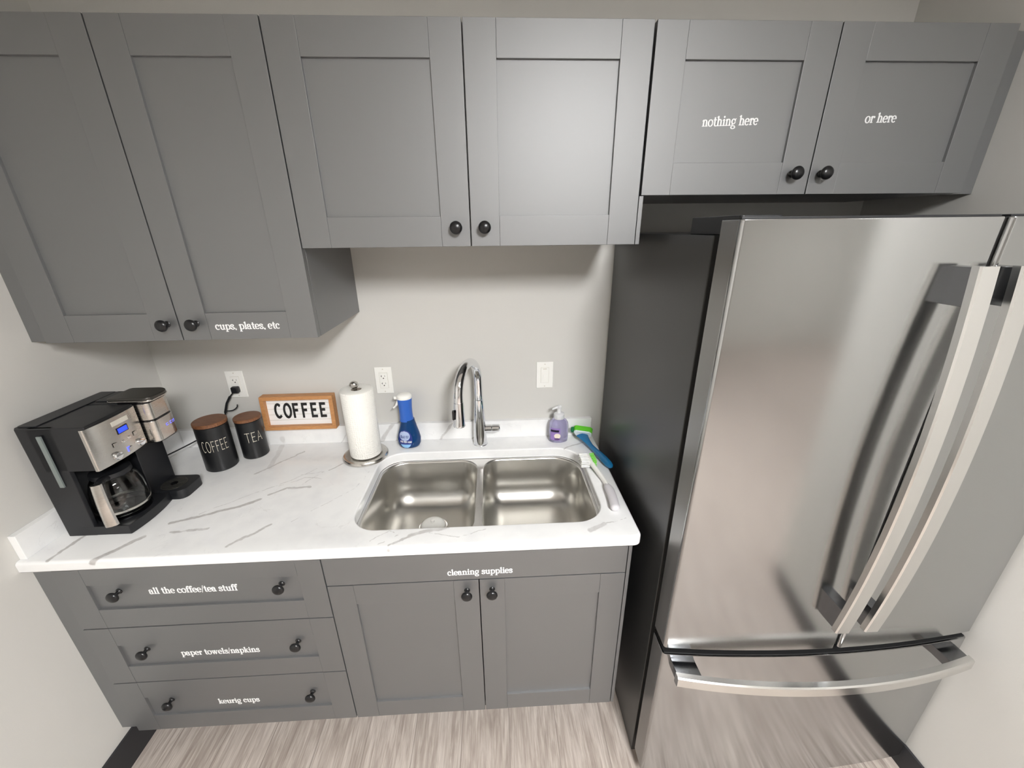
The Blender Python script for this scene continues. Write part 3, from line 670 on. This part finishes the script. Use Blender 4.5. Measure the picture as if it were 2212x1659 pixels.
# ------------------------------------------------------------------ coffee maker (faces right)
cm = thing('coffee_maker', 'black and steel combination coffee maker with blue display at the left wall', 'coffee maker', (1.5, -16.5, 36))
def taper(v):   # sides lean out a little towards the top at the back
    k = (v.z - 36) / 14
    return Vector((v.x - (.5 * k if v.x < 0 else 0), v.y + (.25 * k if v.y < -21 else 0), v.z))
bd = MB()
bd.prism([(-2.2, -21.6), (1.0, -21.6), (1.0, -21.1), (-.9, -21.1), (-.9, -15.05), (-2.65, -15.05), (-2.65, -21.15)], 36.0, 50.0, .1)   # rear column and side cheek around the carafe
bd.prism(rrect(-1.2, 4.35, -21.6, -15.05, .12, 3), 44.65, 50.0, .14)                         # brew head
bd.move(taper).build('body', 'black', cm)
n = 10
base = [(-.5, -21.6)] + [(4.86 + .42 * (1 - (2 * i / n - 1) ** 2), -21.6 + 6.5 * i / n) for i in range(n + 1)] + [(-.5, -15.1)]
MB().prism(base, 36.02, 37.25, .1).build('base', 'black', cm)
MB().lathe([(2.6, 37.2), (2.6, 37.32), (2.35, 37.36)], (1.95, -18.3, 0), 'z', 36).build('hot_plate', 'black_gloss', cm)
MB().prism(rrect(-2.65, 2.4, -14.95, -10.6, (.3, .5, .1, .1), 5), 36.0, 50.0, .12).build('reservoir', 'black', cm)
lid = MB(); lid.prism(rrect(-2.9, -.9, -20.9, -10.9, .25, 4), 49.98, 50.12, .05); lid.prism(rrect(-.8, 1.3, -14.2, -10.9, .25, 4), 49.98, 50.12, .05)
lid.build('reservoir_lid', 'black', cm)
# steel control panel, bowed and wrapped round the left edge
pan = [(4.3, -21.66), (3.9, -21.68), (3.9, -21.62)]
front = [(4.42 + .30 * (1 - (2 * i / n - 1) ** 2), -21.5 + 6.42 * i / n) for i in range(n + 1)]
out = [(4.0, -21.66), (4.30, -21.66)] + front + [(4.2, -15.06), (4.0, -15.06)]
pn = MB().prism(out, 44.7, 49.75, .04).build('control_panel', 'steel', cm)
def px_(y): k = (y + 21.5) / 6.42; return 4.42 + .30 * (1 - (2 * k - 1) ** 2)
def onpan(y0, y1, z0, z1, d0, name, m, bev=.03):
    x = px_((y0 + y1) / 2); return MB().box(x - .05, x + d0, y0, y1, z0, z1, bev).build(name, m, pn)
onpan(-18.80, -16.65, 48.72, 49.28, .05, 'name_plate', 'label_plate')
onpan(-18.5, -17.05, 47.58, 48.36, .05, 'display_frame', 'black_gloss'); onpan(-18.38, -17.17, 47.68, 48.26, .07, 'display', 'lcd', .01)
for y, z in ((-19.25, 46.72), (-16.45, 46.78)): onpan(y - .28, y + .02, z - .25, z + .25, .03, 'button_recess', 'black_gloss'); onpan(y - .22, y + .28, z - .2, z + .2, .12, 'button', 'steel')
for y, z in ((-18.2, 46.6), (-17.3, 46.7)): onpan(y - .14, y + .14, z - .13, z + .13, .1, 'button', 'chrome')
onpan(-18.1, -17.72, 45.1, 45.72, .04, 'button_light', 'icon'); onpan(-17.98, -17.45, 45.12, 45.62, .13, 'button', 'steel')
for y, z in ((-19.45, 45.42), (-16.1, 45.4)):
    MB().lathe([(.5, -.02), (.48, .12), (.42, .3), (.2, .32)], (px_(y), y, z), 'x', 24).build('dial', 'chrome', pn)
    x = px_(y); MB().box(x + .25, x + .42, y - .4, y + .4, z - .08, z + .08, .04).build('dial_grip', 'chrome', pn)
MB().box(-.52, -.05, -21.68, -21.5, 42.8, 49.2, .02).build('water_window', 'window_strip', cm)
MB().lathe([(1.5, 43.95), (1.9, 44.7)], (1.95, -18.3, 0), 'z', 28).build('filter_cup', 'black_gloss', cm)
# single-serve side
def ss(o=0): return rrect(1.2, 5.75 - o, -14.85 + o, -10.75 - o, (1.6, .1, .1, .8), 8)
hd = MB().prism(ss(.06), 44.45, 50.0, .05).build('pod_head', 'black_gloss', cm)
MB().prism(ss(), 44.55, 47.35, .05).build('lower_band', 'steel', hd); MB().prism(ss(), 47.6, 49.75, .05).build('upper_band', 'steel', hd)
MB().prism(rrect(1.0, 6.15, -14.75, -10.85, (1.7, .5, .5, .9), 8), 49.95, 50.55, .14, 3).build('pod_lid', 'drip', hd)
MB().prism(rrect(.95, 6.2, -14.8, -10.8, (1.7, .5, .5, .9), 8), 50.0, 50.18, .05, 2).build('lid_trim', 'steel', hd)
ic = MB()
for k, (y, w, hgt) in enumerate(((-12.95, .36, .30), (-12.35, .28, .34), (-11.95, .2, .30), (-11.6, .12, .26))):
    a0 = 5.75 if y < -12.35 else 5.75 - 1.6 + math.sqrt(max(1.6 ** 2 - (y + 12.35) ** 2, 0))
    ic.box(a0 - .05, a0 + .02, y - w / 2, y + w / 2, 46.0 + .03, 46.07); ic.box(a0 - .05, a0 + .02, y - w / 2, y + w / 2, 46.0 + hgt, 46.04 + hgt); ic.box(a0 - .05, a0 + .02, y - w / 2, y - w / 2 + .06, 46.03, 46.03 + hgt)
ic.build('cup_size_icons', 'icon', hd, label='blue lit cup size icons')
dt = MB().prism(rrect(1.0, 6.6, -15.15, -11.2, (.9, .1, .1, 1.0), 6), 36.0, 37.35, .1).build('drip_tray', 'black', cm)
g = MB()
for k in range(9):
    y = -13.35 - 1.3 + 2.6 * k / 8; hw = math.sqrt(max(1.42 ** 2 - (y + 13.35) ** 2, .05))
    g.box(4.25 - hw, 4.25 + hw, y - .09, y + .09, 37.33, 37.42)
g.lathe([(1.5, 37.33), (1.5, 37.41), (1.38, 37.41), (1.38, 37.33)], (4.25, -13.35, 0), 'z', 32, cap=(False, False))
g.build('drip_grate', 'drip', dt)
MB().lathe([(.42, 37.33), (.42, 37.45), (.2, 37.44)], (4.25, -13.35, 0), 'z', 20).build('grate_hole', 'black_gloss', dt)
cord = smooth_path([(-2.4, -10.7, 38.6), (-1.5, -7.6, 38.1), (-.1, -4.2, 38.2), (1.2, -2.2, 38.6), (3.0, -1.4, 39.2), (4.4, -1.3, 40.6), (5.0, -1.25, 42.3), (5.5, -1.2, 43.8), (6.3, -1.2, 44.9), (6.9, -1.0, 45.6)], 6)
MB().tube(cord, .11, 8).build('power_cord', 'black', cm)
MB().tube([(5.0, -1.22, 42.3), (5.6, -1.2, 43.9), (6.35, -1.15, 45.0)], [.2, .17, .19], 10).build('cord_sleeve', 'black', cm)
MB().box(6.65, 7.75, -1.15, -.32, 45.45, 46.5, .2, 3).build('plug', 'black', cm, label='black plug in the outlet')
MB().tube(smooth_path([(5.2, -1.3, 42.6), (6.2, -1.2, 42.65), (6.9, -1.1, 43.1), (7.1, -1.1, 43.6)], 5), .09, 8).build('cord_tie', 'black', cm)

# carafe
kx, ky = 1.95, -18.3
cf = thing('coffee_carafe', 'glass coffee carafe with steel handle inside the coffee maker', 'carafe', (kx, ky, 37.4))
gp = [(1.9, 37.42), (2.35, 37.5), (2.55, 37.9), (2.62, 38.6), (2.62, 39.6), (2.5, 40.8), (2.2, 41.8), (1.75, 42.5)]
ip = [(max(r - .1, .2), z + (.1 if i == 0 else 0)) for i, (r, z) in enumerate(gp)]
MB().lathe(gp + ip[::-1], (kx, ky, 0), 'z', 48).build('glass_body', 'glass', cf, 60)
MB().lathe([(2.585, 38.05), (2.64, 38.1), (2.66, 38.36), (2.6, 38.4)], (kx, ky, 0), 'z', 48, cap=(False, False)).build('steel_band', 'steel', cf)
MB().lathe([(1.85, 42.35), (1.95, 42.5), (1.9, 43.0), (1.2, 43.12)], (kx, ky, 0), 'z', 36).build('lid', 'black', cf)
ang = math.radians(-62); ca, sa = math.cos(ang), math.sin(ang)
def hp(r, z, side=0): return Vector((kx + ca * r - sa * side, ky + sa * r + ca * side, z))
MB().tube(smooth_path([hp(1.8, 42.7), hp(2.6, 43.0), hp(3.6, 43.1), hp(4.25, 42.8), hp(4.45, 41.5), hp(4.55, 39.8), hp(4.6, 38.3)], 5), .36, 12, sq=(1.25, 1)).build('handle', 'black', cf)
loops = []
for i in range(13):
    k = i / 12; z = 43.45 - 5.3 * k; r = 4.5 + .3 * k + .18 * math.sin(math.pi * k)
    hw = .5 + .12 * k
    loops.append([hp(r + .28, z, -hw * .75), hp(r + .36, z, 0), hp(r + .28, z, hw * .75), hp(r + .05, z, hw), hp(r - .1, z, hw * .9), hp(r - .1, z, -hw * .9), hp(r + .05, z, -hw)])
MB().loft(loops).build('handle_cover', 'steel', cf, 40, 'brushed steel handle cover')

# ------------------------------------------------------------------ canisters
def canister(x, y, r, h, lid_t, text, tw, th_, tz, aoff, label):
    o = thing('canister', label, 'canister', (x, y, 36))
    MB().lathe([(r - .12, 36.0), (r, 36.14), (r, 36 + h - .08), (r - .1, 36 + h), (r - .35, 36 + h)], (x, y, 0), 'z', 64).build('jar', 'ceramic', o, 40)
    MB().lathe([(r - .1, 36 + h), (r + .06, 36 + h + .04), (r + .06, 36 + h + lid_t - .08), (r - .02, 36 + h + lid_t), (.5, 36 + h + lid_t + .01)], (x, y, 0), 'z', 56).build('lid', 'lid_wood', o, 40, 'round wooden lid')
    a0 = math.atan2(CY - y, CX - x) + aoff
    w_ = text_width(text, .12); k = tw / w_
    f = lambda s, t_, d: Vector((x + (r + d) * math.cos(a0 + (s * k - tw / 2) / r), y + (r + d) * math.sin(a0 + (s * k - tw / 2) / r), tz + t_ * th_))
    lettering(text, f, .052, .05, .12, .012)[0].build('lettering', 'cream', o, 0, 'pale hand-drawn word on black jar')
    return o
canister(6.35, -6.75, 2.12, 7.15, .55, 'COFFEE', 3.4, 1.72, 39.4, -.14, 'larger black canister with wooden lid, marked COFFEE, beside the coffee maker')
canister(9.75, -3.65, 1.82, 6.25, .5, 'TEA', 2.3, 1.6, 38.95, .10, 'smaller black canister with wooden lid, marked TEA')

# ------------------------------------------------------------------ letter board
sg = thing('letter_board', 'small wooden framed letter board reading COFFEE, leaning on the wall', 'sign', (16.4, -.8, 39.12))
LEAN = 0.06
def lean(v): return Vector((v.x, v.y + (v.z - 39.13) * LEAN, v.z))
SX0, SX1, SZ0, SZ1, SY0, SY1 = 10.85, 22.25, 39.14, 44.85, -1.85, -.45
f_ = MB()
fw = .62
f_.box(SX0, SX1, SY0, SY1, SZ0, SZ0 + fw, .05); f_.box(SX0, SX1, SY0, SY1, SZ1 - fw, SZ1, .05)
f_.box(SX0, SX0 + fw, SY0, SY1, SZ0 + fw, SZ1 - fw, .03); f_.box(SX1 - fw, SX1, SY0, SY1, SZ0 + fw, SZ1 - fw, .03)
f_.move(lean).build('frame', 'sign_wood', sg)
MB().box(SX0 + .3, SX1 - .3, SY0 + .75, SY1 - .1, SZ0 + .3, SZ1 - .3).move(lean).build('panel', 'board', sg, 0)
ln_ = MB()
for z in (40.6, 41.55, 42.5, 43.45): ln_.box(SX0 + fw, SX1 - fw, SY0 + .72, SY0 + .78, z - .03, z + .03)
ln_.move(lean).build('rails', 'label_plate', sg, 0)
x = 12.6
for ch in 'COFFEE':
    w_ = GL[ch][0] * 1.95
    m_, _ = lettering(ch, lambda s, t_, d, x=x: Vector((x + s * 1.5, SY0 + .72 - d, 41.1 + t_ * 2.25)), .19, .19, 0, .12)
    m_.move(lean).build('letter', 'letters', sg, 0); x += 1.43

# ------------------------------------------------------------------ paper towel holder and roll
tx_, ty_ = 27.6, -5.45
ph = thing('paper_towel_holder', 'brushed steel paper towel stand left of the sink', 'paper towel holder', (tx_, ty_, 36))
MB().lathe([(3.35, 36.0), (3.45, 36.08), (3.45, 36.32), (3.3, 36.55), (2.95, 36.62), (2.7, 36.5), (.6, 36.5)], (tx_, ty_, 0), 'z', 64).build('base', 'steel', ph, 40)
MB().lathe([(.26, 36.4), (.26, 47.6)], (tx_, ty_, 0), 'z', 20).build('rod', 'steel', ph)
MB().lathe([(.2, 47.55), (.42, 47.62), (.62, 47.9), (.66, 48.15), (.55, 48.42), (.3, 48.58), (.05, 48.62)], (tx_ - .12, ty_, 0), 'z', 28).build('finial', 'steel', ph)
pr = thing('paper_towel_roll', 'white quilted paper towel roll standing on the steel holder', 'paper towel roll', (tx_, ty_, 36.6))
R1 = 2.36
m_ = MB().lathe([(.78, 36.66), (R1 - .06, 36.66), (R1, 36.74), (R1, 47.32), (R1 - .07, 47.4), (.78, 47.4), (.78, 36.66)], (tx_ + .12, ty_, 0), 'z', 96, cap=(False, False))
ro = m_.build('towel', 'paper', pr, 50)
me = ro.data; uvl = me.uv_layers.new(name='uv'); org = ORG[pr.name]
for pl_ in me.polygons:
    a_ = [math.atan2(me.vertices[me.loops[i].vertex_index].co.y, me.vertices[me.loops[i].vertex_index].co.x - .12 * S) for i in pl_.loop_indices]
    for i, a in zip(pl_.loop_indices, a_):
        if max(a_) - a > math.pi: a += 2 * math.pi
        uvl.data[i].uv = (a * R1 / 10.0, me.vertices[me.loops[i].vertex_index].co.z / S / 10.0)
MB().lathe([(.70, 36.68), (.77, 36.68), (.77, 47.3), (.70, 47.3), (.70, 36.68)], (tx_ + .12, ty_, 0), 'z', 32, cap=(False, False)).build('core', 'card', pr, 50, 'cardboard tube')

# ------------------------------------------------------------------ blue spray bottle
bx, by = 33.95, -2.55
sp = thing('spray_bottle', 'blue dish spray bottle with white trigger top standing behind the sink', 'spray bottle', (bx, by, 36))
def ell(cx, cy, rx, ry, z, n=40): return [Vector((cx + rx * math.cos(2 * math.pi * i / n), cy + ry * math.sin(2 * math.pi * i / n), z)) for i in range(n)]
BP = [(36.0, 1.35, .95), (36.1, 1.6, 1.15), (36.6, 1.84, 1.27), (37.6, 1.9, 1.3), (38.6, 1.66, 1.22), (39.6, 1.36, 1.1), (40.0, 1.27, 1.06), (40.5, 1.14, 1.02), (40.75, 1.1, 1.0), (40.9, 1.06, .98)]
MB().loft([ell(bx + .02 * (z - 36), by, rx, ry, z) for z, rx, ry in BP]).build('bottle', 'blue_bottle', sp, 60)
MB().loft([ell(bx - .05, by, rx, ry, z) for z, rx, ry in ((40.7, 1.12, 1.02), (41.2, 1.06, .98), (42.0, 1.02, .97), (43.0, 1.04, .98), (43.8, 1.1, 1.0), (44.5, 1.17, 1.04))]).build('sleeve', 'blue_sleeve', sp, 60)
MB().loft([ell(bx - .08, by, rx, ry, z) for z, rx, ry in ((44.45, 1.14, 1.0), (44.65, 1.22, 1.05), (44.95, 1.2, 1.02), (45.2, 1.0, .85), (45.32, .5, .45))]).build('cap', 'white_plastic', sp, 60)
MB().box(bx - 1.7, bx - .9, by - .25, by + .25, 44.35, 44.85, .12, 3).build('nozzle', 'white_plastic', sp)
MB().tube(smooth_path([(bx - .95, by, 44.2), (bx - 1.25, by, 43.7), (bx - 1.55, by, 43.2), (bx - 1.95, by, 42.85)], 5), [.25] * 5 + [.22] * 5 + [.14] * 6, 10).build('trigger', 'white_plastic', sp)
def on_bottle(cx, cy, BPp, x, z, d):
    for (z0, a0, b0), (z1, a1, b1) in zip(BPp, BPp[1:]):
        if z0 <= z <= z1:
            k = (z - z0) / (z1 - z0); rx, ry = a0 + (a1 - a0) * k, b0 + (b1 - b0) * k; break
    u = max(-.97, min(.97, (x - cx) / rx)); return Vector((x, cy - ry * math.sqrt(1 - u * u) - d, z))
def decal(cx, cy, BPp, outline, d, name, m, parent, nx=14, nz=14):
    """a label patch: outline gives for each z the x range"""
    loops = []
    for z, xa, xb in outline: loops.append([on_bottle(cx, cy, BPp, xa + (xb - xa) * i / nx, z, d) for i in range(nx + 1)])
    return MB().loft(loops, False, (False, False)).build(name, m, parent, 60)
def lens(cx, zc, hx, hz, n=12, top=1.0, bot=1.0):
    out = []
    for i in range(n + 1):
        t_ = -1 + 2 * i / n; w_ = hx * math.sqrt(max(1 - t_ * t_, .0004)); out.append((zc + hz * t_, cx - w_, cx + w_))
    return out
lb = decal(bx, by, BP, lens(bx - .35, 37.75, 1.12, 1.65), .02, 'label', 'label_blue', sp)
decal(bx, by, BP, lens(bx - .42, 38.35, .85, .85), .03, 'label_badge', 'label_pale', lb)
decal(bx, by, BP, [(z, bx - .35 - 1.02 * math.sqrt(max(1 - ((z - 37.75) / 1.62) ** 2, 0)), bx - .35 + 1.02 * math.sqrt(max(1 - ((z - 37.75) / 1.62) ** 2, 0))) for z in (36.2, 36.35, 36.5, 36.7, 36.85)], .03, 'label_foot', 'label_light', lb)
def bottle_text(text, x0, x1, z, h, m, d, thick=.2, tilt=0):
    k = (x1 - x0) / text_width(text, .05)
    return lettering(text, lambda s, t_, dd: on_bottle(bx, by, BP, x0 + s * k, z + t_ * h + s * k * tilt, d + dd), thick, thick * .8, .05, .008)[0].build('lettering', m, lb, 0)
bottle_text('DAWN', bx - 1.08, bx + .22, 38.0, .42, 'label_blue', .035, .24)
bottle_text('POWERWASH', bx - 1.2, bx + .62, 37.22, .30, 'vinyl', .03, .22, -.05)

# ------------------------------------------------------------------ purple soap
qx, qy = 58.7, -2.55
so = thing('soap_dispenser', 'purple hand soap pump bottle right of the faucet', 'soap', (qx, qy, 36))
SP = [(36.0, 1.35, .85), (36.12, 1.55, 1.0), (36.5, 1.6, 1.05), (38.9, 1.6, 1.05), (39.5, 1.5, 1.0), (39.95, 1.2, .85), (40.2, .85, .75), (40.3, .72, .7)]
MB().loft([ell(qx, qy, rx, ry, z) for z, rx, ry in SP]).build('bottle', 'soap', so, 60)
MB().lathe([(.86, 40.2), (.9, 40.3), (.88, 41.0), (.6, 41.15), (.34, 41.2), (.3, 41.9), (.36, 41.95), (.4, 42.3), (.2, 42.42)], (qx, qy, 0), 'z', 28).build('pump', 'clear', so, 50)
MB().tube([(qx, qy, 42.15), (qx - .6, qy - .1, 42.12), (qx - 1.15, qy - .2, 41.85)], [.24, .2, .13], 10).build('spout', 'clear', so)
lab_ = decal(qx, qy, SP, [(z, qx - 1.42, qx + .1) for z in (36.55, 37.2, 38.0, 38.6, 38.75)], .02, 'label', 'soap_label', so)
decal(qx, qy, SP, [(z, qx - 1.4, qx - .1) for z in (38.05, 38.25, 38.45)], .03, 'label_band', 'soap_dark', lab_)
decal(qx, qy, SP, lens(qx - .35, 37.35, .52, .48), .032, 'label_flower', 'soap_flower', lab_)
decal(qx, qy, SP, lens(qx - .4, 36.8, .45, .2), .036, 'label_berries', 'soap_berry', lab_)

# ------------------------------------------------------------------ dish wand (green head, blue handle)
dw = thing('dish_wand', 'dish wand with green scrubber head and translucent blue handle beside the soap', 'dish wand', (63.2, -4.5, 36))
ha = Vector((math.cos(-.30), math.sin(-.30), -.04)).normalized(); hn = Vector((.28, .82, .5)); hn = (hn - ha * hn.dot(ha)).normalized(); hb = hn.cross(ha)
hc0 = Vector((62.75, -2.6, 37.12))
def hloc(v): return hc0 + ha * v.x + hb * v.y + hn * v.z
hexo = [(-1.6, -.55), (-1.2, .55), (-.6, .95), (.75, .95), (1.5, .35), (1.6, -.55), (1.2, -.95), (-1.25, -.95)]
MB().prism(hexo, .05, 1.0, .16, 2).move(hloc).build('sponge', 'green', dw)
MB().prism([(x * .93, y * .9) for x, y in hexo], -.22, .08, .08, 2).move(hloc).build('head_plate', 'wand_white', dw)
MB().prism([(-2.0, -.75), (-1.5, -.9), (-1.3, -.3), (-1.85, -.1)], -.15, .6, .06).move(hloc).build('scourer', 'dark_green', dw)
loops = []
for (x, y, z), w, h in (((62.55, -3.0, 37.15), 1.05, .25), ((62.75, -3.7, 37.1), .85, .26), ((63.05, -4.8, 36.95), .55, .28), ((63.4, -6.0, 36.75), .38, .32), ((63.8, -7.2, 36.62), .42, .40),
                       ((64.2, -8.6, 36.62), .55, .50), ((64.55, -10.0, 36.64), .60, .54), ((64.85, -11.3, 36.64), .56, .50), ((65.0, -11.9, 36.64), .40, .36), ((65.06, -12.1, 36.64), .15, .14)):
    d_ = Vector((.95, .3, 0)).normalized()
    loops.append([Vector((x, y, z)) + d_ * w * math.cos(2 * math.pi * i / 18) + Vector((0, 0, h * math.sin(2 * math.pi * i / 18))) for i in range(18)])
MB().loft(loops).build('handle', 'wand_blue', dw, 60)

# ------------------------------------------------------------------ white dish brush
db = thing('dish_brush', 'white dish brush with white and green bristles lying at the counter edge', 'dish brush', (62.6, -14, 36))
pth = smooth_path([(62.15, -9.2, 36.85), (62.2, -10.4, 36.85), (62.35, -11.6, 36.8), (62.75, -13.2, 36.6), (63.15, -15.0, 36.42), (63.25, -16.3, 36.4)], 5)
MB().tube(pth, [.42] * 8 + [.40] * 4 + [.36] * (len(pth) - 12), 12, sq=(.8, 1.15)).build('neck', 'white_plastic', db, 60)
pth = smooth_path([(63.25, -16.2, 36.45), (63.3, -17.6, 36.5), (63.2, -19.2, 36.52), (63.05, -20.6, 36.5), (62.95, -21.3, 36.45)], 5)
MB().tube(pth, [.42, .5, .56, .6] + [.62] * (len(pth) - 7) + [.58, .5, .36], 14, sq=(1, .75)).build('grip', 'brush_grip', db, 60)
for nm, mm, s_, L0, nn in (('bristles', 'bristle', -1, 1.25, 6), ('edge_bristles', 'green_bristle', 1, .62, 7)):
    br_ = MB()
    for i in range(nn):
        y = -9.25 - 2.2 * i / (nn - 1)
        for j in range(4):
            z = 36.45 + .8 * j / 3
            e = random.uniform(-.05, .05)
            br_.tube([(62.18 + s_ * .2, y, z), (62.18 + s_ * (.2 + L0), y + e + .12 * (i - nn / 2) / nn, max(36.1, z + (z - 36.85) * .25))], [.085, .105], 6)
    br_.build(nm, mm, db, 0, 'white bristles' if s_ < 0 else 'green bristles')
